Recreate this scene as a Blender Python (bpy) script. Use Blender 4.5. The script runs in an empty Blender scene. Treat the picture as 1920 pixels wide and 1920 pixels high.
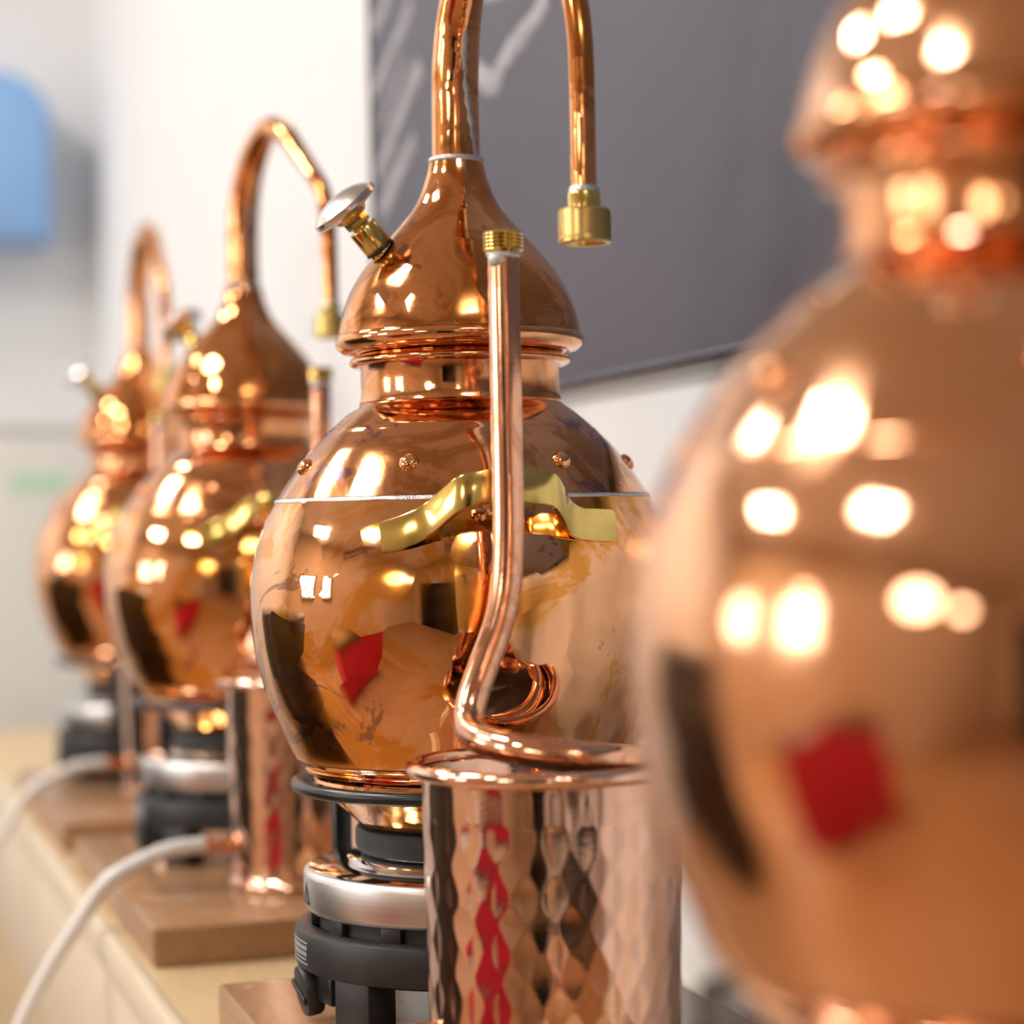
import bpy, bmesh, math, random
from mathutils import Vector, Matrix

random.seed(7)
sc = bpy.context.scene
COL = sc.collection
PI = math.pi

# ------------------------------------------------------------------ frame of the place
U = 0.000225                 # one design unit in metres
CAMZ = 1.1241                # height of the lens above the floor
TH = math.atan(0.325)        # the row of stills runs at this angle to the view
CT, ST = math.cos(TH), math.sin(TH)
BASE = -905                  # top of the wooden bases, units below the lens
TABLE = -996                 # table top

# ------------------------------------------------------------------ camera
cam = bpy.data.cameras.new('camera')
cam.sensor_fit = 'HORIZONTAL'
cam.sensor_width = 36.0
cam.lens = 75.0
cam.clip_start = 0.02
cam.dof.use_dof = True
cam.dof.focus_distance = 0.835
cam.dof.aperture_fstop = 5.2
cam_o = bpy.data.objects.new('camera', cam)
COL.objects.link(cam_o)
cam_o.matrix_world = (Matrix.Translation((0, 0, CAMZ)) @ Matrix.Rotation(math.radians(90.33), 4, 'X')
                      @ Matrix.Rotation(math.radians(-1.1), 4, 'Z'))
sc.camera = cam_o

# ------------------------------------------------------------------ light and exposure
world = bpy.data.worlds.new('world')
sc.world = world
world.use_nodes = True
world.node_tree.nodes['Background'].inputs[0].default_value = (0.9, 0.95, 1.0, 1)
world.node_tree.nodes['Background'].inputs[1].default_value = 0.5
PANEL_E = 31.0               # ceiling panels
LAMP_E = 8.0                # small pendant lamps
WINDOW_E = 7.0               # daylight in the windows
sc.view_settings.view_transform = 'Standard'
sc.view_settings.look = 'None'
sc.view_settings.gamma = 1.0
sc.view_settings.use_curve_mapping = False
sc.view_settings.exposure = 0.28
sc.cycles.use_denoising = True
sc.cycles.caustics_reflective = False
sc.cycles.caustics_refractive = False
sc.cycles.use_light_tree = False
sc.cycles.max_bounces = 5
sc.cycles.diffuse_bounces = 3
sc.cycles.glossy_bounces = 4
sc.cycles.transmission_bounces = 2
sc.cycles.adaptive_threshold = 0.1
sc.cycles.adaptive_min_samples = 16
sc.cycles.sample_clamp_indirect = 12.0


# ------------------------------------------------------------------ materials
def new_mat(name):
    m = bpy.data.materials.new(name)
    m.use_nodes = True
    nt = m.node_tree
    return m, nt, nt.nodes['Principled BSDF']


def N(nt, kind, **kw):
    n = nt.nodes.new(kind)
    for k, v in kw.items():
        if k in n.inputs:
            n.inputs[k].default_value = v
        else:
            setattr(n, k, v)
    return n


def ramp(nt, src, stops, interp='LINEAR'):
    r = nt.nodes.new('ShaderNodeValToRGB')
    r.color_ramp.interpolation = interp
    while len(r.color_ramp.elements) < len(stops):
        r.color_ramp.elements.new(0.5)
    for e, (p, c) in zip(r.color_ramp.elements, stops):
        e.position = p
        e.color = c if len(c) == 4 else (*c, 1)
    nt.links.new(src, r.inputs[0])
    return r.outputs[0]


def mixc(nt, fac, a, b):
    m = nt.nodes.new('ShaderNodeMix')
    m.data_type = 'RGBA'
    for i, v in ((0, fac), (6, a), (7, b)):
        if isinstance(v, bpy.types.NodeSocket):
            nt.links.new(v, m.inputs[i])
        else:
            m.inputs[i].default_value = v if i == 0 else (*v[:3], 1)
    return m.outputs[2]


def coords(nt, scale=(1, 1, 1), kind='Object'):
    tc = nt.nodes.new('ShaderNodeTexCoord')
    mp = nt.nodes.new('ShaderNodeMapping')
    mp.inputs['Scale'].default_value = scale
    nt.links.new(tc.outputs[kind], mp.inputs[0])
    return mp.outputs[0]


def noise(nt, vec, scale, detail=3, rough=0.5, dist=0.0):
    n = N(nt, 'ShaderNodeTexNoise')
    n.inputs['Scale'].default_value = scale
    n.inputs['Detail'].default_value = detail
    n.inputs['Roughness'].default_value = rough
    n.inputs['Distortion'].default_value = dist
    nt.links.new(vec, n.inputs['Vector'])
    return n.outputs[0]


def bump(nt, bsdf, src, strength, distance, chain=None):
    b = nt.nodes.new('ShaderNodeBump')
    b.inputs['Strength'].default_value = strength
    b.inputs['Distance'].default_value = distance
    nt.links.new(src, b.inputs['Height'])
    if chain is not None:
        nt.links.new(chain, b.inputs['Normal'])
    nt.links.new(b.outputs[0], bsdf.inputs['Normal'])
    return b.outputs[0]


def copper(name, base=(0.93, 0.47, 0.25), stain=(0.62, 0.25, 0.09), tint=(0.40, 0.22, 0.22),
           rough=0.07, hammer=0.0, hscale=52.0, stain_amt=0.75, tint_amt=0.6, nscale=14.0):
    """bare copper, cloudy oxide stains, a few darker heat marks, fine scratches, planished facets"""
    m, nt, b = new_mat(name)
    v = coords(nt)
    n1 = noise(nt, v, nscale, 4, 0.66, 0.9)
    f1 = ramp(nt, n1, [(0.48, (0, 0, 0)), (0.56, (stain_amt,) * 3)])
    c1 = mixc(nt, f1, base, stain)
    n2 = noise(nt, v, nscale * 0.9, 4, 0.7, 1.6)
    f2 = ramp(nt, n2, [(0.585, (0, 0, 0)), (0.63, (tint_amt,) * 3)])
    nt.links.new(mixc(nt, f2, c1, tint), b.inputs['Base Color'])
    b.inputs['Metallic'].default_value = 1.0
    nt.links.new(ramp(nt, n1, [(0.44, (rough * 0.6,) * 3), (0.66, (rough * 2.6,) * 3)]), b.inputs['Roughness'])
    if hammer > 0:
        vo = N(nt, 'ShaderNodeTexVoronoi')
        vo.inputs['Scale'].default_value = hscale
        nt.links.new(v, vo.inputs['Vector'])
        sq = N(nt, 'ShaderNodeMath')
        sq.operation = 'POWER'
        sq.inputs[1].default_value = 2.0
        nt.links.new(vo.outputs['Distance'], sq.inputs[0])
        bump(nt, b, sq.outputs[0], hammer, 0.0012)
    else:
        bump(nt, b, noise(nt, coords(nt, (1, 1, 6)), 260, 1, 0.6), 0.05, 0.0004)
    return m


def plain(name, col, rough=0.5, metal=0.0, var=0.12, nscale=30.0, bmp=0.03, bdist=0.0006, spec=0.5, stretch=(1, 1, 1)):
    m, nt, b = new_mat(name)
    v = coords(nt, stretch)
    n = noise(nt, v, nscale, 4, 0.6)
    dark = tuple(c * (1 - var) for c in col)
    lite = tuple(min(1, c * (1 + var)) for c in col)
    nt.links.new(ramp(nt, n, [(0.3, dark), (0.7, lite)]), b.inputs['Base Color'])
    b.inputs['Roughness'].default_value = rough
    b.inputs['Metallic'].default_value = metal
    b.inputs['Specular IOR Level'].default_value = spec
    if bmp:
        bump(nt, b, noise(nt, v, nscale * 8, 3, 0.6), bmp, bdist)
    return m


def wood(name, a, b_, rough=0.4, grain=(3, 40, 40), scale=6.0):
    m, nt, b = new_mat(name)
    v = coords(nt, grain)
    n = noise(nt, v, scale, 6, 0.6, 1.5)
    nt.links.new(ramp(nt, n, [(0.3, a), (0.7, b_)]), b.inputs['Base Color'])
    b.inputs['Roughness'].default_value = rough
    bump(nt, b, n, 0.06, 0.0005)
    return m


def emitter(name, col, strength):
    m, nt, b = new_mat(name)
    v = coords(nt)
    n = noise(nt, v, 3, 2)
    lo = tuple(c * 0.94 for c in col)
    nt.links.new(ramp(nt, n, [(0.3, lo), (0.7, col)]), b.inputs['Emission Color'])
    b.inputs['Base Color'].default_value = (0.8, 0.8, 0.8, 1)
    b.inputs['Emission Strength'].default_value = strength
    return m


M = dict(
    pot=copper('hammered_copper', base=(0.93, 0.50, 0.27), stain=(0.80, 0.33, 0.06), tint=(0.34, 0.17, 0.11), hammer=0.5, hscale=50, rough=0.06,
               nscale=24, stain_amt=0.95, tint_amt=0.8),
    bright=copper('bright_copper', base=(0.95, 0.55, 0.35), stain=(0.92, 0.48, 0.25), tint=(0.84, 0.40, 0.20), hammer=0.3, hscale=46, rough=0.06,
                  nscale=16, stain_amt=0.8, tint_amt=0.5),
    shoulder=copper('tarnished_copper', base=(0.86, 0.42, 0.20), stain=(0.56, 0.23, 0.085), tint=(0.30, 0.17, 0.22),
                    hammer=0.15, hscale=40, rough=0.08, nscale=26, stain_amt=0.95, tint_amt=0.85),
    helmet=copper('helmet_copper', base=(0.90, 0.42, 0.18), stain=(0.62, 0.23, 0.06), tint=(0.36, 0.17, 0.11),
                  hammer=0.5, hscale=58, rough=0.07, nscale=26, stain_amt=0.95, tint_amt=0.7),
    smooth=copper('smooth_copper', base=(0.92, 0.46, 0.23), stain=(0.72, 0.30, 0.11), rough=0.07, stain_amt=0.7, tint_amt=0.5, nscale=30),
    pipe=copper('pipe_copper', base=(0.93, 0.52, 0.34), stain=(0.68, 0.32, 0.18), rough=0.12, stain_amt=0.75, tint_amt=0.4, nscale=34),
    can=copper('bucket_copper', base=(0.94, 0.60, 0.45), stain=(0.84, 0.45, 0.28), rough=0.07, stain_amt=0.5, tint_amt=0.15),
    brass=plain('polished_brass', (0.78, 0.60, 0.20), 0.16, 1.0, 0.12, 40, 0.03),
    brass_rough=plain('satin_brass', (0.72, 0.53, 0.19), 0.30, 1.0, 0.15, 60, 0.05),
    solder=plain('grey_solder', (0.62, 0.63, 0.64), 0.38, 1.0, 0.25, 160, 0.5, 0.0012),
    steel=plain('brushed_steel', (0.72, 0.70, 0.68), 0.36, 1.0, 0.06, 20, 0.05, 0.0004, 0.5, (1, 1, 30)),
    mirror_steel=plain('polished_steel', (0.74, 0.72, 0.72), 0.07, 1.0, 0.05, 25, 0.01),
    knob=plain('satin_aluminium', (0.74, 0.73, 0.73), 0.27, 1.0, 0.08, 60, 0.04),
    black=plain('black_enamel', (0.028, 0.026, 0.027), 0.42, 0.0, 0.2, 60, 0.06),
    iron=plain('black_wire', (0.02, 0.021, 0.022), 0.3, 0.0, 0.2, 60, 0.05),
    burner=plain('dark_burner', (0.05, 0.05, 0.052), 0.55, 0.0, 0.2, 80, 0.15),
    white_ink=plain('white_ink', (0.42, 0.42, 0.44), 0.6, 0.0, 0.1, 60, 0),
    black_ink=plain('black_ink', (0.03, 0.03, 0.03), 0.6, 0.0, 0.1, 60, 0),
    base_wood=wood('brown_base_wood', (0.35, 0.18, 0.083), (0.43, 0.235, 0.115), 0.26, (30, 3, 30)),
    table_wood=wood('tan_table_wood', (0.60, 0.42, 0.21), (0.70, 0.52, 0.30), 0.38, (30, 2, 30)),
    pale_wood=wood('pale_apron_wood', (0.74, 0.60, 0.44), (0.82, 0.69, 0.54), 0.45, (20, 2, 20)),
    lip_highlight=wood('highlit_lip_wood', (0.80, 0.66, 0.47), (0.86, 0.74, 0.56), 0.35, (20, 2, 20)),  # highlight along the counter edge, painted in as a lighter wood
    hose=plain('milky_hose', (0.88, 0.85, 0.81), 0.25, 0.0, 0.05, 30, 0),
    wall=plain('white_plaster', (0.84, 0.84, 0.845), 0.7, 0.0, 0.015, 5, 0),
    warm_wall=plain('tan_wall_paint', (0.66, 0.51, 0.36), 0.7, 0.0, 0.05, 4, 0),
    ceiling=plain('ceiling_paint', (0.60, 0.50, 0.40), 0.8, 0.0, 0.02, 4, 0),
    floor=wood('floor_wood', (0.34, 0.20, 0.10), (0.44, 0.28, 0.15), 0.45, (1, 8, 1), 3.0),
    board=plain('slate_paint', (0.110, 0.111, 0.142), 0.6, 0.0, 0.12, 3, 0.05),
    chalk=plain('chalk', (0.40, 0.39, 0.42), 0.9, 0.0, 0.25, 40, 0.1),
    frame_dark=plain('dark_frame', (0.035, 0.032, 0.03), 0.45),
    red=plain('red_laminate', (0.60, 0.016, 0.06), 0.45, 0.0, 0.1, 6, 0),
    dark_top=plain('dark_laminate', (0.03, 0.025, 0.022), 0.35, 0.0, 0.2, 10, 0),
    blue=plain('blue_plastic', (0.27, 0.50, 0.88), 0.25, 0.0, 0.05, 6, 0),
    cream=plain('cream_plastic', (0.80, 0.79, 0.74), 0.4, 0.0, 0.04, 8, 0),
    cabinet=plain('white_cabinet_paint', (0.70, 0.70, 0.67), 0.45, 0.0, 0.03, 6, 0.02),
    green=plain('green_print', (0.42, 0.72, 0.47), 0.6, 0.0, 0.05, 20, 0),
    lilac=plain('lilac_casing', (0.62, 0.60, 0.70), 0.45, 0.0, 0.04, 6, 0),
    panel=emitter('lamp_diffuser', (1.0, 0.965, 0.925), PANEL_E),
    bulb=emitter('lamp_globe', (1.0, 0.90, 0.76), LAMP_E),
    daylight=emitter('daylit_glass', (0.93, 0.97, 1.0), WINDOW_E),
)


# ------------------------------------------------------------------ mesh helpers (all in design units)
def link(name, verts, faces, mat, parent=None, angle=40, smooth=True):
    me = bpy.data.meshes.new(name)
    me.from_pydata([(x * U, y * U, z * U) for x, y, z in verts], [], faces)
    bm = bmesh.new()
    bm.from_mesh(me)
    bmesh.ops.recalc_face_normals(bm, faces=bm.faces)
    bm.to_mesh(me)
    bm.free()
    if smooth:
        me.polygons.foreach_set('use_smooth', [True] * len(me.polygons))
        me.set_sharp_from_angle(angle=math.radians(angle))
    me.materials.append(M[mat])
    o = bpy.data.objects.new(name, me)
    COL.objects.link(o)
    o.parent = parent
    return o


def catmull(pts, n):
    pts = [Vector(p) for p in pts]
    out = []
    for i in range(len(pts) - 1):
        p0 = pts[i - 1] if i else pts[0] * 2 - pts[1]
        p1, p2 = pts[i], pts[i + 1]
        p3 = pts[i + 2] if i + 2 < len(pts) else p2 * 2 - p1
        for k in range(n):
            t = k / n
            out.append(0.5 * ((2 * p1) + (p2 - p0) * t + (2 * p0 - 5 * p1 + 4 * p2 - p3) * t * t
                              + (3 * p1 - p0 - 3 * p2 + p3) * t ** 3))
    out.append(pts[-1])
    return out


def lathe_vf(profile, segs=96, close=False):
    vs, fs = [], []
    rings = []
    for r, z in profile:
        if r < 1e-6:
            rings.append([len(vs)])
            vs.append((0, 0, z))
        else:
            rings.append(list(range(len(vs), len(vs) + segs)))
            vs += [(r * math.cos(2 * PI * k / segs), r * math.sin(2 * PI * k / segs), z) for k in range(segs)]
    pairs = list(zip(rings, rings[1:]))
    if close:
        pairs.append((rings[-1], rings[0]))
    for a, b in pairs:
        for k in range(segs):
            k2 = (k + 1) % segs
            if len(a) == 1 and len(b) == 1:
                continue
            if len(a) == 1:
                fs.append((a[0], b[k2], b[k]))
            elif len(b) == 1:
                fs.append((a[k], a[k2], b[0]))
            else:
                fs.append((a[k], a[k2], b[k2], b[k]))
    return vs, fs


def lathe(name, profile, mat, parent=None, segs=96, close=False, angle=40, xf=None):
    vs, fs = lathe_vf(profile, segs, close)
    if xf is not None:
        vs = [tuple(xf @ Vector(v)) for v in vs]
    return link(name, vs, fs, mat, parent, angle)


def torus(name, R, r, z, mat, parent=None, segs=128, rs=16, sq=1.0):
    prof = [(R + r * math.cos(2 * PI * k / rs), z + r * sq * math.sin(2 * PI * k / rs)) for k in range(rs)]
    return lathe(name, prof, mat, parent, segs, True, 80)


def tube(name, pts, rad, mat, parent=None, segs=24, n=8, resample=True, cap=True):
    P = catmull(pts, n) if resample else [Vector(p) for p in pts]
    if isinstance(rad, (int, float)):
        R = [rad] * len(P)
    else:
        R = [v.x for v in catmull([(r, 0, 0) for r in rad], n)] if resample else list(rad)
    T = []
    for i in range(len(P)):
        T.append((P[min(i + 1, len(P) - 1)] - P[max(i - 1, 0)]).normalized())
    up = Vector((0, 0, 1)) if abs(T[0].z) < 0.9 else Vector((0, -1, 0))
    nrm = (up - T[0] * up.dot(T[0])).normalized()
    vs, fs = [], []
    for i, p in enumerate(P):
        if i:
            nrm = (nrm - T[i] * nrm.dot(T[i])).normalized()
        bi = T[i].cross(nrm)
        for k in range(segs):
            a = 2 * PI * k / segs
            vs.append(tuple(p + (nrm * math.cos(a) + bi * math.sin(a)) * R[i]))
    for i in range(len(P) - 1):
        for k in range(segs):
            k2 = (k + 1) % segs
            fs.append((i * segs + k, i * segs + k2, (i + 1) * segs + k2, (i + 1) * segs + k))
    if cap:
        fs.append(tuple(range(segs))[::-1])
        fs.append(tuple((len(P) - 1) * segs + k for k in range(segs)))
    return link(name, vs, fs, mat, parent, 50)


def box_vf(x0, x1, y0, y1, z0, z1, bev=0.0, bs=2):
    bm = bmesh.new()
    bmesh.ops.create_cube(bm, size=1)
    for v in bm.verts:
        v.co = Vector((x0 + (v.co.x + .5) * (x1 - x0), y0 + (v.co.y + .5) * (y1 - y0), z0 + (v.co.z + .5) * (z1 - z0)))
    if bev > 0:
        bmesh.ops.bevel(bm, geom=list(bm.edges), offset=bev, segments=bs, affect='EDGES', profile=0.5)
    bm.verts.index_update()
    vs = [tuple(v.co) for v in bm.verts]
    fs = [tuple(v.index for v in f.verts) for f in bm.faces]
    bm.free()
    return vs, fs


def box(name, x0, x1, y0, y1, z0, z1, mat, parent=None, bev=0.0, xf=None):
    vs, fs = box_vf(x0, x1, y0, y1, z0, z1, bev)
    if xf is not None:
        vs = [tuple(xf @ Vector(v)) for v in vs]
    return link(name, vs, fs, mat, parent, 35)


def tray(name, x0, x1, y0, y1, z0, z1, mat, parent, drop):
    """box without the face that lies against its housing"""
    vs, fs = box_vf(x0, x1, y0, y1, z0, z1)
    ax = 'xyz'.index(drop[0])
    lim = max(v[ax] for v in vs) if drop[1] == '+' else min(v[ax] for v in vs)
    fs = [f for f in fs if not all(abs(vs[i][ax] - lim) < 1e-4 for i in f)]
    o = link(name, vs, fs, mat, parent, 35)
    return o


def az(a, r, z):
    """a = degrees from the camera side (-Y) towards +X"""
    a = math.radians(a)
    return Vector((r * math.sin(a), -r * math.cos(a), z))


def empty(name, loc, rz=0.0):
    o = bpy.data.objects.new(name, None)
    COL.objects.link(o)
    o.location = loc
    o.rotation_euler = (0, 0, rz)
    o.empty_display_size = 0.02
    return o


def tag(o, label, cat, group=None):
    o['label'] = label
    o['category'] = cat
    if group:
        o['group'] = group
    return o


def part(o, label):
    o['label'] = label
    return o


def structure(o):
    o['kind'] = 'structure'
    return o


def copy_tree(o, parent=None):
    c = o.copy()
    COL.objects.link(c)
    c.parent = parent
    for ch in list(o.children):
        copy_tree(ch, c)
    return c


def place(L, t, z):
    """units right of the lens axis, depth ratio (1 = 4000 units), units above the lens"""
    return Vector((L * U, 4000 * t * U, CAMZ + z * U))


def row(p, q, z=0):
    return Vector(((p * CT - q * ST) * U, (p * ST + q * CT) * U, CAMZ + z * U))


# ================================================================== THE SETTING (metres in the row frame)
P_WALL, P_LEFT = 1760 * U, -3.3
Q_BACK, Q_FRONT = 14150 * U, -3.2
H = 2.75


def room_box(name, p0, p1, q0, q1, z0, z1, mat, bev=0.0, parent=None):
    o = box(name, p0 / U, p1 / U, q0 / U, q1 / U, z0 / U, z1 / U, mat, parent, bev / U if bev else 0)
    if parent is None:
        o.rotation_euler = (0, 0, TH)
    return o


structure(room_box('floor', P_LEFT - .1, P_WALL + .1, Q_FRONT - .1, Q_BACK + .1, -.1, 0, 'floor'))
structure(room_box('ceiling', P_LEFT - .1, P_WALL + .1, Q_FRONT - .1, Q_BACK + .1, H, H + .1, 'ceiling'))
structure(room_box('wall_right', P_WALL, P_WALL + .1, Q_FRONT, Q_BACK, 0, H, 'wall'))
structure(room_box('wall_back', P_LEFT, P_WALL, Q_BACK, Q_BACK + .1, 0, H, 'wall'))
structure(room_box('wall_left', P_LEFT - .1, P_LEFT, Q_FRONT, Q_BACK, 0, H, 'warm_wall'))
structure(room_box('wall_front', P_LEFT, P_WALL, Q_FRONT - .1, Q_FRONT, 0, H, 'warm_wall'))

# windows in the left wall: frame, mullions and daylit panes (they show in the copper)
for i, qc in enumerate((0.9, 2.1)):
    w = structure(room_box('window_%d' % (i + 1), P_LEFT, P_LEFT + .05, qc - .32, qc + .32, 1.05, 1.85, 'frame_dark', .006))
    for a in range(2):
        for b in range(2):
            tray('window_pane', (P_LEFT + .048) / U, (P_LEFT + .056) / U, (qc - .28 + a * .295) / U, (qc - .28 + a * .295 + .265) / U,
                 (1.09 + b * .375) / U, (1.09 + b * .375 + .345) / U, 'daylight', w, 'x-')

# door in the front wall, behind the camera
d = structure(room_box('door_1', -1.6, -.75, Q_FRONT, Q_FRONT + .045, 0, 2.05, 'frame_dark', .006))
room_box('door_panel', -1.52, -.83, Q_FRONT + .045, Q_FRONT + .06, .12, 1.95, 'cream', .004, d)

# ceiling lights
panels = [(-1.05, 1.25, .22, .22), (-1.05, 2.35, .22, .22), (-2.3, 1.8, .22, .22), (-1.75, .15, .17, .17), (-.05, -1.45, .26, .11)]
pl_lab = ['square ceiling light nearest the row of stills', 'square ceiling light nearest the far wall',
          'square ceiling light near the windows, towards the far wall', 'smaller square ceiling light over the red counter',
          'oblong ceiling light behind the camera by the blackboard']
for (p, q, sx, sy), lab in zip(panels, pl_lab):
    e = tag(empty('ceiling_light', row(p / U, q / U) - Vector((0, 0, CAMZ - H + .05)), TH), lab, 'ceiling light', 'ceiling lights')
    sx, sy = sx / U, sy / U
    box('light_frame', -sx - 60, sx + 60, -sy - 60, sy + 60, 30, 222, 'cream', e, 12)
    tray('diffuser', -sx, sx, -sy, sy, 0, 32, 'panel', e, 'z+')
lamps = [(-1.38, -.37, 1.52, .15), (-.75, -2.0, 1.85, .09), (-2.5, -1.6, 1.8, .12), (-2.4, .75, 1.75, .07)]
lm_lab = ['big round glass pendant lamp hanging low over the red counter', 'round glass pendant lamp near the dark door',
          'round glass pendant lamp in the corner by the bookcase', 'small round glass pendant lamp between red counter and windows']
for (p, q, z, g), lab in zip(lamps, lm_lab):
    e = tag(empty('pendant_lamp', row(p / U, q / U) + Vector((0, 0, z - CAMZ)), TH), lab, 'lamp', 'pendant lamps')
    g = g / U
    lathe('lamp_globe', [(g * math.sin(PI * k / 10), -g * math.cos(PI * k / 10)) for k in range(11)], 'bulb', e, 16)
    lathe('lamp_cap', [(0, g * 1.3), (g * .3, g * 1.27), (g * .36, g * .95), (g * .3, g * .94)], 'frame_dark', e, 24)
    lathe('lamp_cord', [(14, g * 1.25), (14, (H - z) / U)], 'frame_dark', e, 8)

# ================================================================== BLACKBOARD on the right wall
bb = tag(empty('blackboard', (0, 0, CAMZ), TH), 'large dark slate blackboard with chalk strokes on the white wall', 'blackboard')
box('slate', 1720, 1759, -9000, 6667, 349, 4600, 'board', bb, 4)
box('frame_strip', 1712, 1759, 6667, 6690, 335, 4600, 'board', bb, 4)
box('frame_strip', 1712, 1759, -9000, 6690, 333, 349, 'board', bb, 4)


def chalk(pts, w0):
    P = catmull([(q, z, 0) for q, z in pts], 8)
    vs, fs = [], []
    for i, p in enumerate(P):
        t = (P[min(i + 1, len(P) - 1)] - P[max(i - 1, 0)]).normalized()
        nrm = Vector((-t.y, t.x, 0))
        w = w0 * (0.8 + 0.4 * random.random())
        for s in (1, -1):
            for x in (1720.5, 1716):
                k = 1.0 if x > 1718 else .8
                vs.append((x, p.x + nrm.x * s * w * k, p.y + nrm.y * s * w * k))
    for i in range(len(P) - 1):
        a, b = i * 4, i * 4 + 4
        fs += [(a + 1, b + 1, b + 3, a + 3), (a, b, b + 1, a + 1), (a + 2, a + 3, b + 3, b + 2)]
    fs += [(0, 1, 3, 2)[::-1], tuple(len(vs) - 4 + k for k in (0, 1, 3, 2))]
    return link('chalk_stroke', vs, fs, 'chalk', bb, 60)


chalk([(5703, 1342), (5555, 1244), (5377, 1157)], 38)
chalk([(5377, 1150), (5278, 1213), (5046, 1257), (4927, 1295)], 34)
chalk([(6640, 1390), (6438, 1462), (6254, 1536), (6165, 1580)], 30)
chalk([(6600, 1121), (6407, 1223), (6224, 1311), (6079, 1369)], 36)
chalk([(6567, 997), (6375, 1085), (6165, 1163)], 34)
chalk([(6640, 1597), (6502, 1635), (6407, 1671)], 30)
chalk([(6560, 1270), (6400, 1345), (6240, 1420)], 18)
chalk([(5507, 1436), (5323, 1390), (5108, 1400)], 18)

# ================================================================== COUNTER TABLE
tb = tag(empty('counter_table', (0, 0, CAMZ), TH), 'long tan wooden counter with a pale front under the stills', 'table')
box('table_top', 690, 1755, -3000, 11160, TABLE - 90, TABLE, 'table_wood', tb, 6)
box('edge_lip', 655, 690, -3000, 11170, TABLE - 95, TABLE + 3, 'lip_highlight', tb, 10)
box('apron', 668, 688, -3000, 11150, TABLE - 560, TABLE - 95, 'pale_wood', tb, 4)
box('lower_panel', 690, 712, -3000, 11150, -CAMZ / U + 4, TABLE - 540, 'table_wood', tb, 4)
box('end_panel', 712, 1750, 11100, 11150, -CAMZ / U + 4, TABLE - 90, 'pale_wood', tb, 4)

# ================================================================== ALEMBIC STILLS
GLOBE = [(303, -438), (313, -430), (325, -418), (349, -364), (370, -313), (388, -250), (397.5, -187), (400, -124),
         (395, -70), (377, -8), (349, 50)]
SHOULDER = [(347, 54), (318, 97), (286, 140), (252, 175), (215, 207), (194, 222), (187, 230)]
HELMET = [(226, 346), (227, 356), (222, 384), (207, 430), (181, 476), (147, 517), (106, 563), (78, 600), (59, 646), (50, 684)]


def crv(pts, n=6):
    return [(v.x, v.y) for v in catmull([(r, z, 0) for r, z in pts], n)]


def surf_r(z):
    pts = GLOBE + SHOULDER[1:]
    for (r0, z0), (r1, z1) in zip(pts, pts[1:]):
        if z0 <= z <= z1:
            return r0 + (r1 - r0) * (z - z0) / (z1 - z0)
    return pts[-1][0]


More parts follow.
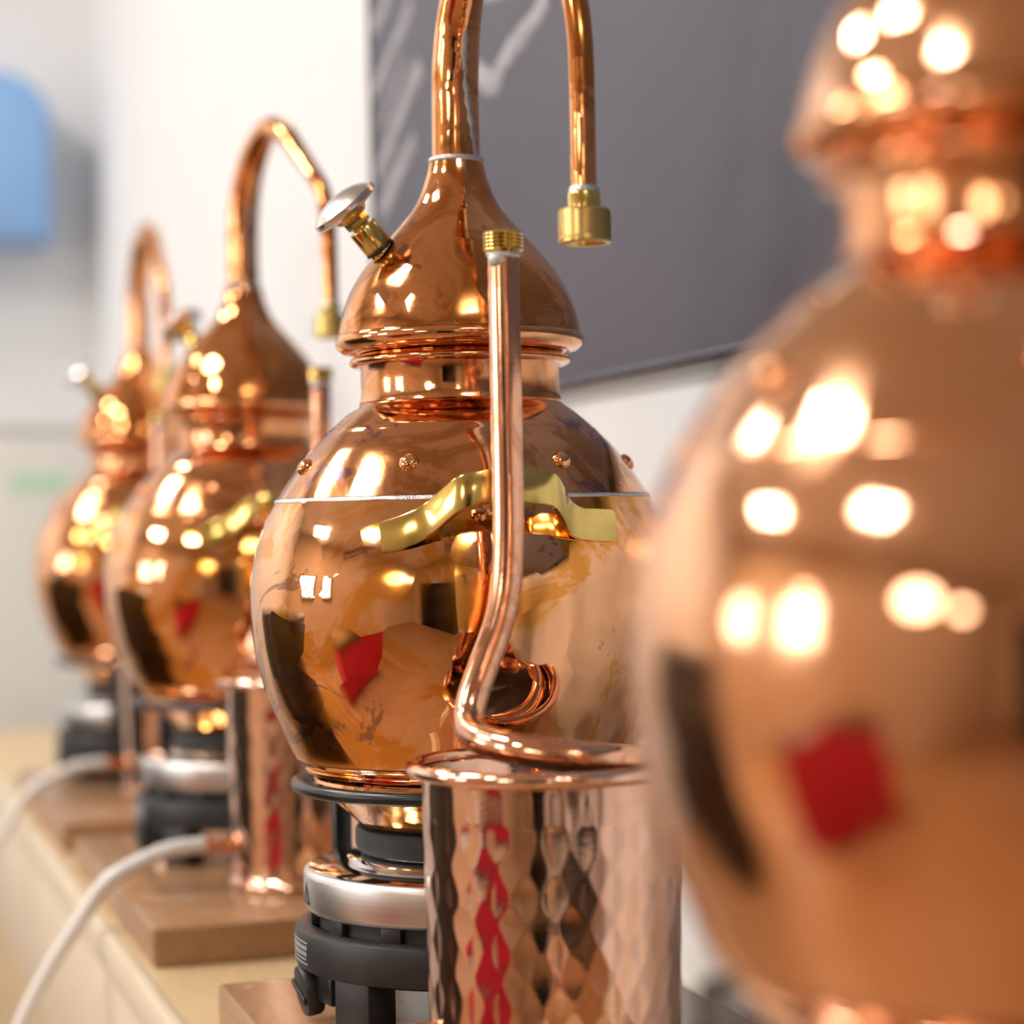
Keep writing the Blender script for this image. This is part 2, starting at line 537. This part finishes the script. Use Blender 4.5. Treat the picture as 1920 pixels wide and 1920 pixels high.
def still(name, label, L, t, rz=0.0, lift=0, drop=0, swan=20.2, reach=628, valve=-66, handle=12.4, finish=None, seam='solder'):
    """local z = height above the lens level, so the empty sits at the base and parts are shifted by -BASE"""
    root = tag(empty(name, place(L, t, BASE + lift), math.radians(rz)), label, 'still', 'row of copper alembic stills')

    def sh(pr):
        return [(r, z - BASE) for r, z in pr]
    Z = -BASE
    m_pot, m_sh, m_hel = (finish, finish, finish) if finish else ('pot', 'shoulder', 'helmet')
    # lower globe, closed by its foot
    pot = lathe('pot_body', sh([(0, -552), (195, -552), (206, -549)] + crv([(208, -546), (226, -528), (252, -505), (268, -492), (284, -478)], 5)
                + [(289, -472), (291, -466), (289, -460), (284, -456), (296, -452), (303, -449), (304, -444), (302, -440), (299, -438)]
                + crv(GLOBE, 8) + [(345, 52)]), m_pot, root, 160, angle=30)
    # three-piece upper half
    shd = lathe('shoulder', sh([(343, 52)] + crv(SHOULDER[:4], 8)[:-1] + [(255, 172), (252.5, 175.5), (249, 176)] + crv(SHOULDER[3:], 6)[1:]), m_sh, root, 160, angle=30)
    lathe('collar', sh([(185, 226), (190, 230), (188, 236), (186.5, 244), (186, 296), (188, 300)]), 'smooth', root, 128, angle=50)
    lathe('collar_bead', sh([(188, 298), (198, 297), (205, 300), (208, 306), (205, 312), (196, 315), (192, 318), (200, 322), (204, 326)]), 'smooth', root, 128, angle=60)
    # solder line round the belly, a little uneven
    vs, fs = [], []
    seg = 180
    for k in range(seg):
        a = 2 * PI * k / seg
        w = 2.2 + 2.6 * abs(math.sin(3.1 * a + .4) * math.sin(7.3 * a)) + (6 if 0.02 < ((a / (2 * PI)) * 5) % 1 < 0.05 else 0)
        for r, z in ((347, 53.5), (350.0, 52), (351.3, 50.5 - w * .3), (352.0, 49.5 - w * .7), (350, 48.5 - w * .75)):
            vs.append((r * math.cos(a), r * math.sin(a), z + Z))
    for k in range(seg):
        k2 = (k + 1) % seg
        for j in range(4):
            fs.append((k * 5 + j, k2 * 5 + j, k2 * 5 + j + 1, k * 5 + j + 1))
    part(link('solder_seam', vs, fs, seam, root, 70), 'thin soldered seam around the belly')
    # rivets on the shoulder
    for a in (-67, -16, 36, 87, 139, 190, 241):
        zc = 112
        c = az(a, surf_r(zc) + 1, zc + Z)
        nrm = az(a, 1, 0.80).normalized()
        q = Vector((0, 0, 1)).rotation_difference(nrm).to_matrix().to_4x4()
        rv = lathe('rivet', [(18, -4), (17, 2), (14, 7), (8, 10), (0, 11)], 'smooth', shd, 20, angle=60, xf=Matrix.Translation(c) @ q)
    # helmet with rolled rim
    hel = lathe('helmet', sh([(200, 324), (214, 327), (221, 333), (225, 340)] + crv(HELMET, 8) + [(46, 686)]), m_hel, root, 144, angle=50)
    lathe('helmet_rim', sh([(224, 352), (229, 351), (229.5, 344), (226, 335), (218, 328), (206, 325), (206, 322), (219, 324), (229, 332), (234, 342), (232, 352), (228, 356), (224, 355)]),
          'smooth', root, 144, angle=60)
    # swan neck: up, over and down to the coupling
    d = az(swan, 1, 0)

    def pt(u, z):
        return (d.x * u, d.y * u, z + Z)
    f = reach / 635
    path = [(0, 684), (0, 760), (4, 850), (30, 940), (85, 1020), (165, 1074), (255, 1090), (350, 1055), (440, 990), (530, 925),
            (598, 868), (628, 790), (635, 700), (635, 600), (635, 525 + drop)]
    rr = [45, 44.5, 44, 42, 39, 35, 31, 28, 25, 23, 21.5, 21, 20.6, 20.6, 20.6]
    sn = tube('swan_neck', [pt(u * f, z) for u, z in path], rr, 'helmet', root, 32, 8)
    lathe('solder_ring', [(r * 1.0, z + Z) for r, z in ((46, 679), (51, 678), (53, 683), (51, 688), (46, 690))], 'solder', sn, 64, angle=80)
    # solder strip along the neck
    sp = [(58, 690), (47, 736), (35, 786), (27, 836), (23, 880), (22, 925)]
    vs, fs = [], []
    P = catmull([(a, z, 0) for a, z in sp], 6)
    for i, v in enumerate(P):
        w = 9 + 2.5 * math.sin(i * 1.7)
        bend = 0 if v.y < 840 else (v.y - 840) * 0.24
        for da, rr_ in ((-w, 44.3), (-w * .5, 46.6), (w * .5, 46.6), (w, 44.3)):
            q = az(v.x + da, rr_, v.y + Z)
            vs.append((q.x + d.x * bend, q.y + d.y * bend, q.z))
    for i in range(len(P) - 1):
        for j in range(3):
            fs.append((i * 4 + j, i * 4 + j + 1, i * 4 + 5 + j, i * 4 + 4 + j))
    link('solder_strip', vs, fs, 'solder', sn, 70)
    # coupling: brass collar and knurled nut
    cx = Matrix.Translation(Vector((d.x * reach, d.y * reach, Z + drop)))
    lathe('pipe_solder', [(20, 540), (23, 537), (25, 532), (24, 526), (20, 526)], 'solder', sn, 32, angle=80, xf=cx)
    lathe('nut_collar', [(20, 532), (25, 530), (26.5, 526), (26.5, 500), (24, 498)], 'brass', root, 40, angle=50, xf=cx)
    vs, fs = [], []
    prof = [(26, 502), (39, 502), (41.5, 499)] + [(42.5, 496 - 4.5 * k) for k in range(10)] + [(42.6, 451), (42, 448), (40, 446.5), (35, 446.5), (33.5, 449), (33, 480), (0, 481)]
    seg = 44
    for i, (r, z) in enumerate(prof):
        for k in range(seg):
            kn = 0.0
            if 2 < i < 13 and (k + i) % 2 == 0:
                kn = -2.4
            a = 2 * PI * k / seg
            vs.append(tuple(cx @ Vector(((r + kn) * math.cos(a), (r + kn) * math.sin(a), z))))
    for i in range(len(prof) - 1):
        for k in range(seg):
            k2 = (k + 1) % seg
            fs.append((i * seg + k, i * seg + k2, (i + 1) * seg + k2, (i + 1) * seg + k))
    part(link('coupling_nut', vs, fs, 'brass_rough', root, 35), 'knurled brass coupling nut')
    # relief valve on the helmet
    vb = az(valve, 150, 506 + Z)
    ax = (az(valve, math.cos(math.radians(48)), 0) + Vector((0, 0, math.sin(math.radians(48))))).normalized()
    vx = Matrix.Translation(vb) @ Vector((0, 0, 1)).rotation_difference(ax).to_matrix().to_4x4()
    val = lathe('valve_barrel', [(0, 14), (27, 14), (28, 16), (28, 60), (26.5, 62), (0, 62)], 'brass', root, 48, xf=vx)
    lathe('valve_boss', [(24, -14), (24, 6), (22, 9), (0, 9)], 'brass', val, 40, xf=vx)
    lathe('valve_gasket', [(0, 8), (28, 8.5), (29, 11), (28, 14), (0, 14.2)], 'black', val, 40, xf=vx)
    lathe('valve_stem', [(0, 60), (17, 60), (17, 68), (0, 68)], 'brass', val, 32, xf=vx)
    lathe('valve_hexagon', [(0, 66), (20, 66), (24, 69), (24, 82), (22, 85), (0, 85)], 'brass', val, 6, xf=vx)
    lathe('valve_flange', [(0, 84), (26, 84), (33, 90), (33, 96), (0, 97)], 'brass_rough', val, 40, xf=vx)
    kb = lathe('valve_knob', [(0, 93), (30, 93), (60, 101), (66, 105), (67.5, 110), (66, 116), (58, 122), (40, 130), (20, 135), (0, 136.5)], 'knob', root, 64, angle=35, xf=vx)
    part(kb, 'domed silver valve knob')
    # brass strap handle
    c0 = handle
    fo, la = az(c0, 1, 0), az(c0 + 90, 1, 0)
    hp = [(-206, 326, -20), (-172, 348, -9), (-146, 362, 2), (-128, 376, 14), (-104, 404, 38), (-82, 424, 55), (-50, 432, 63), (-6, 434, 66), (40, 432, 64),
          (72, 424, 57), (92, 404, 38), (108, 380, 16), (126, 364, 3), (160, 350, -3), (206, 322, -6)]
    P = catmull([tuple(fo * o + la * s + Vector((0, 0, z + Z))) for s, o, z in hp], 6)
    vs, fs = [], []
    sec = [(-29, -2.5), (-28, 3), (-25, 4), (25, 4), (28, 3), (29, -2.5), (25, -3.4), (-25, -3.4)]
    for i, p in enumerate(P):
        tg = (P[min(i + 1, len(P) - 1)] - P[max(i - 1, 0)]).normalized()
        wv = Vector((0, 0, 1)) - fo * 0.10
        wv = (wv - tg * wv.dot(tg) * 0.35).normalized()
        nv = tg.cross(wv).normalized()
        if nv.dot(fo) < 0:
            nv = -nv
        shrink = 0.88 if i in (0, len(P) - 1) else 1.0
        for w, h in sec:
            vs.append(tuple(p + wv * w * shrink + nv * h))
    ns = len(sec)
    for i in range(len(P) - 1):
        for k in range(ns):
            k2 = (k + 1) % ns
            fs.append((i * ns + k, i * ns + k2, (i + 1) * ns + k2, (i + 1) * ns + k))
    fs += [tuple(range(ns)), tuple((len(P) - 1) * ns + k for k in range(ns))]
    hd = part(link('handle', vs, fs, 'brass', root, 45), 'bent brass strap handle')
    for a in (5.6,):
        zc = -8 if a != 5.6 else 17
        rr_ = surf_r(zc)
        c = az(a, rr_ - 1, zc + Z)
        q = Vector((0, 0, 1)).rotation_difference(az(a, 1, 0.2).normalized()).to_matrix().to_4x4()
        if a == 5.6:
            lathe('rivet', [(15, -3), (14, 3), (10, 8), (5, 10), (0, 10.5)], 'smooth', pot, 20, angle=60, xf=Matrix.Translation(c) @ q)
    return root


still('alembic_still', 'sharply focused copper alembic still with brass strap handle', -92, 1.0)
still('alembic_still', 'blurred copper alembic still behind the sharp one, second from left', -746, 1.504, 7.4, 0, 40, valve=-128, seam='shoulder')
still('alembic_still', 'leftmost, smallest and furthest copper alembic still', -1379, 1.99, -2.0, 0, 40, seam='shoulder')
still('alembic_still', 'large out-of-focus copper alembic still at the right edge, nearest', 504, 0.5, 4, 14, handle=82, finish='bright', seam='bright')


# ================================================================== HOT PLATES
def hot_plate(label, L, t, rz=0, lift=0):
    root = tag(empty('hot_plate', place(L, t, BASE + lift), math.radians(rz)), label, 'hot plate', 'hot plates under the stills')
    Z = -BASE
    z = lambda v: v + Z
    lathe('black_body', [(0, z(-805)), (316, z(-805)), (326, z(-800)), (328, z(-792)), (328, z(-744)), (325, z(-734)), (316, z(-729)), (298, z(-728)), (292, z(-732)), (0, z(-732))], 'black', root, 128, angle=35)
    lathe('vent_core', [(0, z(-731)), (286, z(-731)), (286, z(-701)), (0, z(-701))], 'burner', root, 96)
    for k in range(14):
        a = -78 + k * 360 / 14
        xf = Matrix.Rotation(math.radians(a), 4, 'Z')
        box('vent_tab', -20, 20, -301, -284, z(-729), z(-702), 'black', root, 2, xf)
    st = lathe('steel_ring', [(285, z(-706)), (300, z(-705)), (306, z(-700)), (309, z(-692)), (310, z(-640)), (308, z(-632)), (302, z(-627)), (292, z(-625)), (225, z(-621)), (215, z(-622))], 'steel', root, 160, angle=40)
    lathe('top_plate', [(300, z(-626.4)), (296, z(-624)), (224, z(-620)), (222, z(-624))], 'mirror_steel', st, 128, angle=40)
    lathe('burner_rim', [(200, z(-628)), (226, z(-620)), (228, z(-612)), (222, z(-607)), (206, z(-606)), (200, z(-602)), (202, z(-594)), (196, z(-590)), (180, z(-590))], 'mirror_steel', root, 128, angle=50)
    lathe('burner_disc', [(0, z(-600)), (205, z(-600)), (211, z(-592)), (213, z(-586)), (213, z(-562)), (209, z(-556)), (195, z(-552.5)), (0, z(-552.5))], 'burner', root, 128, angle=40)
    for a in (-40, 50, 140, 230):
        xf = Matrix.Rotation(math.radians(a), 4, 'Z')
        box('foot', -42, 42, -322, -250, 0.5, z(-790), 'black', root, 5, xf)
    # thermostat dial low on the left
    dx = Matrix.Translation(az(-76, 300, z(-846))) @ Vector((0, 0, 1)).rotation_difference(az(-70, 1, -0.15).normalized()).to_matrix().to_4x4()
    dl = lathe('dial', [(0, -10), (44, -10), (48, -4), (48, 16), (45, 22), (30, 25), (0, 25)], 'black', root, 40, xf=dx)
    box('dial_pointer', -7, 7, -40, 40, 24, 30, 'iron', dl, 4, dx)
    box('cord_socket', -60, 30, -300, -235, z(-862), z(-806), 'iron', root, 8, Matrix.Rotation(math.radians(-62), 4, 'Z'))

    # printed marks wrap round the cylinders
    def strip(nm, a0, a1, z0, z1, r, mat, parent):
        vs, fs = [], []
        n = 8
        for k in range(n + 1):
            a = a0 + (a1 - a0) * k / n
            for zz, rr in ((z0, r), (z1, r), (z1, r + .7), (z0, r + .7)):
                vs.append(tuple(az(a, rr, zz)))
        for k in range(n):
            for j in range(4):
                j2 = (j + 1) % 4
                fs.append((k * 4 + j, k * 4 + j2, k * 4 + 4 + j2, k * 4 + 4 + j))
        fs += [(0, 1, 2, 3), tuple(n * 4 + j for j in (3, 2, 1, 0))]
        return link(nm, vs, fs, mat, parent, 40)
    body = root.children[0]
    for zz, a0, a1 in ((-748, -82, -63), (-778, -82, -64), (-786, -82, -63)):
        strip('print_line', a0, a1, z(zz - 2.2), z(zz), 328, 'white_ink', body)
    for zz in (-755, -766):
        a0 = -82.0
        while a0 < -64:
            wd = 1.0 + 0.8 * abs(math.sin(a0 * 5.3 + zz))
            strip('print_letter', a0, a0 + wd, z(zz - 7.5), z(zz), 328, 'white_ink', body)
            a0 += wd + 0.7
    ta, tz0, tz1 = -74, -688, -648
    for k in range(3):
        if k == 0:
            strip('warning_mark', ta - 4, ta + 4, z(tz0), z(tz0 + 3), 309.6, 'black_ink', st)
        else:
            s = -1 if k == 1 else 1
            vs = []
            for a, zz in ((ta + s * 4, tz0), (ta + s * 3, tz0), (ta, tz1), (ta, tz1 - 8)):
                vs.append(tuple(az(a, 309.9, z(zz))))
                vs.append(tuple(az(a, 310.7, z(zz))))
            fs = [(0, 2, 3, 1), (2, 6, 7, 3), (6, 4, 5, 7), (4, 0, 1, 5), (0, 4, 6, 2), (1, 3, 7, 5)]
            link('warning_mark', vs, fs, 'black_ink', st, 40)
    return root


def pot_stand(label, L, t, rz=0, lift=0):
    root = tag(empty('pot_stand', place(L, t, BASE + lift), math.radians(rz)), label, 'stand', 'black ring stands')
    torus('support_ring', 318, 12.5, -474 - BASE, 'iron', root)
    for a in (-131, -5, 115):
        xf = Matrix.Rotation(math.radians(a), 4, 'Z')
        box('leg', -22, 22, -346, -332, 0.5, -470 - BASE, 'iron', root, 3, xf)
    for k in range(3):
        xf = Matrix.Rotation(math.radians((-131, -5, 115)[k] + 60), 4, 'Z')
        box('support_lug', -14, 14, -312, -289, -478 - BASE, -472 - BASE, 'iron', root, 1.5, xf)
    return root


spots = [(-92, 1.0, 0, 0, 'under the sharp still'), (-746, 1.504, 6, 0, 'under the second still from the left'),
         (-1379, 1.99, -3, 0, 'under the leftmost still'), (504, 0.5, 20, 14, 'under the nearest still at the right edge')]
for L, t, rz, lift, where in spots:
    hot_plate('black hot plate with brushed steel ring ' + where, L, t, rz, lift)
    pot_stand('black wire ring stand on legs ' + where, L, t, rz, lift)


# ================================================================== WOODEN BASES
def wooden_base(label, p0, p1, q0, q1, top):
    root = tag(empty('wooden_base', row((p0 + p1) / 2, (q0 + q1) / 2, TABLE), TH), label, 'board', 'wooden bases of the stills')
    w, l = (p1 - p0) / 2, (q1 - q0) / 2
    vs, fs = box_vf(-w, w, -l, l, 0.3, top - TABLE, 7, 3)
    link('board', vs, fs, 'base_wood', root, 35)
    for sx in (-1, 1):
        for sy in (-1, 1):
            lathe('peg', [(0, top - TABLE - 2), (12, top - TABLE - 2), (12, top - TABLE + .4), (0, top - TABLE + .8)], 'base_wood', root, 16,
                  xf=Matrix.Translation((sx * (w - 50), sy * (l - 50), 0)))
    return root


wooden_base('brown wooden base board under the sharp still', 742, 1590, 2677, 4237, BASE)
wooden_base('brown wooden base board under the second still from the left', 708, 1590, 4880, 6440, BASE)
wooden_base('brown wooden base board under the leftmost still', 706, 1590, 6745, 8335, BASE)
wooden_base('brown wooden base board under the nearest still at the right edge', 690, 1590, 510, 2130, BASE + 14)


# ================================================================== CONDENSERS
def condenser(label, L, t, rz=0, top=1378, cols=28, fine=True, tx=-60):
    root = tag(empty('condenser', place(L, t, BASE), math.radians(rz)), label, 'condenser', 'hammered copper condensers')
    nu, nz = (cols * 14, 120) if fine else (cols * 6, 48)
    zt, zb = 514, 30
    vs, fs = [], []

    def rad(a, z):
        base = 199 + 8 * (z / 521)
        c = a / (2 * PI) * cols
        fl = abs(math.sin(PI * c))
        r = base - 0.7 * (1 - fl) * min(1, (514 - z) / 20)
        if z > 446 or z < 44:
            return r
        best = 0
        rowh = 42
        rz_ = (446 - z) / rowh
        for j in (math.floor(rz_) - 1, math.floor(rz_), math.floor(rz_) + 1):
            if j < 0:
                continue
            off = 0.5 * (j % 2) + random.Random(j * 77).uniform(-.06, .06)
            i = round(c - off)
            rn = random.Random(i % cols * 131 + j * 17)
            du = (c - off - i + rn.uniform(-.08, .08)) / .62
            dz = (rz_ - j - .5 + rn.uniform(-.2, .2)) / (1.0 + .25 * rn.random())
            d2 = du * du + dz * dz
            best = max(best, max(0.0, 1 - d2 * 1.5) * (.5 + .9 * rn.random()))
        return r - 1.15 * best
    rings = []
    for i in range(nz + 1):
        z = zt + (zb - zt) * i / nz
        for k in range(nu):
            a = 2 * PI * k / nu
            r = rad(a, z)
            vs.append((r * math.cos(a), r * math.sin(a), z))
    for i in range(nz):
        for k in range(nu):
            k2 = (k + 1) % nu
            fs.append((i * nu + k, i * nu + k2, (i + 1) * nu + k2, (i + 1) * nu + k))
    link('bucket', vs, fs, 'can', root, 60)
    lathe('bucket_lining', [(204, 514), (199, 505), (192, 40), (180, 30), (0, 30)], 'can', root, 96)
    lathe('water', [(0, 430), (196.5, 430)], 'dark_top', root, 64)
    torus('rim', 220, 12.5, 521, 'can', root, 144)
    lathe('rim_neck', [(209, 520), (208, 505)], 'can', root, 96)
    lathe('foot_band', [(0, 0.5), (200, 0.5), (206, 4), (208, 14), (206, 26), (201, 34), (196, 38)], 'can', root, 128, angle=60)
    # outlet spout on the left
    tube('outlet_spout', [(-192, -20, 105), (-215, -26, 105), (-250, -36, 105)], 16, 'pipe', root, 20, 4)
    # coil: inlet pipe down, round and into the bucket
    zz = 25.4
    P = [(tx, 40, top - 30), (tx, 40, top - 200), (tx, 40, 1100), (tx, 40, 960), (tx - 1, 39, 890), (tx * .93 - 10, 36, 810), (tx * .6 - 42, 30, 750), (tx * .2 - 90, 22, 686), (-122, 10, 632),
         (-129, -8, 596), (-122, -42, 578), (-96, -86, 568), (-40, -132, 558), (40, -150, 548), (110, -120, 537), (158, -60, 524), (165, 20, 505), (130, 100, 485),
         (50, 155, 470), (-60, 152, 455), (-145, 80, 440), (-165, -10, 425), (-120, -120, 410)]
    tube('coil_tube', P, zz, 'pipe', root, 32, 8)
    cx = Matrix.Translation((tx, 40, top))
    prof = [(20, 0), (27, 0), (30, -2)]
    zz_ = -3
    for k in range(5):
        prof += [(33, zz_ - 1.5), (33.5, zz_ - 2.5), (30.5, zz_ - 5.2)]
        zz_ -= 6.2
    prof += [(28, zz_ - 1), (24, zz_ - 1)]
    part(lathe('threaded_fitting', prof, 'brass', root, 64, angle=25, xf=cx), 'brass fitting with screw threads')
    lathe('fitting_bore', [(20, 0), (19, -20), (0, -20)], 'dark_top', root, 32, xf=cx)
    sb = lathe('solder_blob', [(0, -36), (14, -38), (17, -46), (14, -56), (7, -62), (0, -64)], 'solder', root, 24, angle=80,
               xf=Matrix.Translation((tx - 8, 40 - 15, top)) @ Matrix.Diagonal((1, .75, 1, 1)))
    lathe('solder_ring', [(24, -33), (28, -35), (28, -40), (25, -44)], 'solder', root, 32, angle=80, xf=cx)
    return root


condenser('hammered copper condenser bucket with coil pipe before the sharp still', 54, 0.85)
condenser('hammered copper condenser bucket with hose in front of the second still from the left', -531, 1.362, 5, 1318, fine=False, tx=48)
condenser('hammered copper condenser bucket with hose beside the leftmost still', -1157, 1.85, 5, 1318, fine=False)


# ================================================================== HOSES
def hose(label, L, t):
    root = tag(empty('plastic_hose', place(L, t, BASE), TH), label, 'hose', 'milky plastic hoses')
    pts = [(0, 0, 105), (-40, 0, 106), (-110, 0, 100), (-190, 2, 72), (-270, 2, 26), (-340, 2, -68), (-420, 4, -190), (-490, 6, -330),
           (-540, 8, -520), (-560, 8, -800), (-560, 10, -1400), (-560, 10, -2400)]
    tube('hose_tube', pts, 21, 'hose', root, 24, 8)
    lathe('hose_clip', [(21, -8), (25, -8), (25, 8), (21, 8)], 'pipe', root, 24,
          xf=Matrix.Translation((-12, 0, 105)) @ Matrix.Rotation(PI / 2, 4, 'Y'))
    return root


hose('milky plastic hose running from the condenser of the second still over the counter edge', -531 - 245, 1.362 - .006)
hose('milky plastic hose running from the condenser of the leftmost still', -1157 - 245, 1.85 - .006)

# ================================================================== THINGS BY THE BACK WALL
e = tag(empty('wall_dispenser', row(1250, 14150, 0), TH), 'blue plastic dispenser with cream lower half on the far left wall', 'dispenser')


def rounded_plate(name, x0, x1, z0, z1, y0, y1, r, mat, parent, low_r=0):
    pts = []
    n = 10
    for cx, cz, a0, rr in ((x1 - r, z1 - r, 0, r), (x0 + r, z1 - r, 90, r)):
        pts += [(cx + rr * math.cos(math.radians(a0 + 90 * k / n)), cz + rr * math.sin(math.radians(a0 + 90 * k / n))) for k in range(n + 1)]
    pts += [(x0, z0), (x1, z0)]
    vs, fs = [], []
    m = len(pts)
    cxm, czm = (x0 + x1) / 2, (z0 + z1) / 2
    for y, k in ((y1, 1.0), (y0 + 60, 1.0), (y0 + 18, .975), (y0, .93)):
        vs += [(cxm + (x - cxm) * k, y, czm + (z - czm) * k) for x, z in pts]
    for j in range(3):
        for i in range(m):
            i2 = (i + 1) % m
            fs.append((j * m + i, j * m + i2, (j + 1) * m + i2, (j + 1) * m + i))
    fs += [tuple(range(m)), tuple(3 * m + i for i in range(m))]
    return link(name, vs, fs, mat, parent, 40)


rounded_plate('blue_cover', -1050, 180, 1850, 2900, -520, -5, 300, 'blue', e)
box('cream_base', -1030, 160, 1270, 1848, -500, -5, 'cream', e, 40)
box('paper_slot', -800, -80, 1350, 1410, -508, -490, 'dark_top', e, 4)

e = tag(empty('wall_unit', row(1000, 14150, 0), TH), 'pale lilac boxy unit high on the far wall', 'wall unit')
box('casing', -2400, 640, 3440, 4600, -800, -5, 'lilac', e, 60)
box('grille', -2200, 420, 3420, 3444, -700, -200, 'frame_dark', e, 6)

e = tag(empty('white_cabinet', row(700, 12350, -CAMZ / U), TH), 'tall white cabinet with a pale green printed strip beyond the counter', 'cabinet')
hz = CAMZ / U
box('body', -1250, 760, -480, 480, 40, hz + 560, 'cabinet', e, 12)
box('plinth', -1200, 710, -440, 440, 1, 42, 'frame_dark', e, 4)
box('top_board', -1275, 785, -505, 505, hz + 558, hz + 600, 'cabinet', e, 8)
for x0, x1 in ((-1235, -252), (-246, 745)):
    dr = box('cabinet_door', x0, x1, -498, -480, 80, hz + 540, 'cabinet', e, 6)
    box('door_handle', (x1 - 60) if x0 < -1000 else (x0 + 30), (x1 - 30) if x0 < -1000 else (x0 + 60), -530, -498, hz - 600, hz - 250, 'steel', dr, 6)
    if x0 > -1000:
        for k, (a, b) in enumerate(((676, 716), (731, 771), (786, 816), (831, 876), (891, 926), (936, 966))):
            box('green_letter', x0 + a - 130, x0 + b - 130, -500, -497, hz + 225, hz + 325, 'green', dr, 1)

# ================================================================== THINGS BEHIND THE CAMERA THAT SHOW IN THE COPPER
e = tag(empty('red_counter', Vector((-1.62, -.15, 0)), 0), 'low red display counter with a dark top, mirrored in the copper', 'counter')
box('counter_body', -600, 560, -2200, 2200, 60, 3050, 'red', e, 20)
box('counter_top', -660, 620, -2270, 2270, 3050, 3180, 'dark_top', e, 16)
box('counter_plinth', -520, 500, -2100, 2100, 1, 62, 'dark_top', e, 4)
e = tag(empty('red_person_stand_in', Vector((.62, -1.45, 0)), math.radians(14)), 'red panel with a dark head standing in for a person, mirrored in the copper', 'stand-in')  # added panel, in place of a person in red mirrored in the copper
box('stand_in_body', -900, 900, -12, 12, 240, 5300, 'red', e, 4)
box('stand_in_head', -910, 910, -14, 14, 5300, 6600, 'dark_top', e, 4)
box('stand_in_foot', -960, 960, -300, 300, 1, 240, 'steel', e, 30)
e = tag(empty('dark_shelf_unit', row(-1.9 / U, -2.9 / U, -CAMZ / U), TH), 'dark bookcase on the wall behind the camera', 'shelves')
for k in range(5):
    box('shelf', -2400, 2400, -800, 800, 100 + k * 1750, 190 + k * 1750, 'dark_top', e, 8)
for sx in (-2400, 2320):
    box('side_panel', sx, sx + 80, -800, 800, 1, 7300, 'dark_top', e, 8)
box('back_panel', -2320, 2320, -800, -770, 100, 7200, 'dark_top', e, 4)
e = tag(empty('dark_sideboard', Vector((-1.75, 1.75, 0)), math.radians(20)), 'dark sideboard left of the counter, mirrored in the copper', 'sideboard')
box('cabinet_body', -900, 900, -3200, 3200, 300, 4300, 'dark_top', e, 16)
box('cabinet_top', -960, 960, -3260, 3260, 4300, 4420, 'dark_top', e, 12)
for k in range(3):
    dr = box('cabinet_door', 900, 930, -3150 + k * 2110, -1060 + k * 2110, 360, 4240, 'dark_top', e, 8)
    box('door_knob', 930, 990, -1200 + k * 2110, -1140 + k * 2110, 2400, 2460, 'steel', dr, 8)
for sy in (-3000, 2880):
    for sx in (-800, 680):
        box('leg', sx, sx + 120, sy, sy + 120, 1, 300, 'dark_top', e, 6)
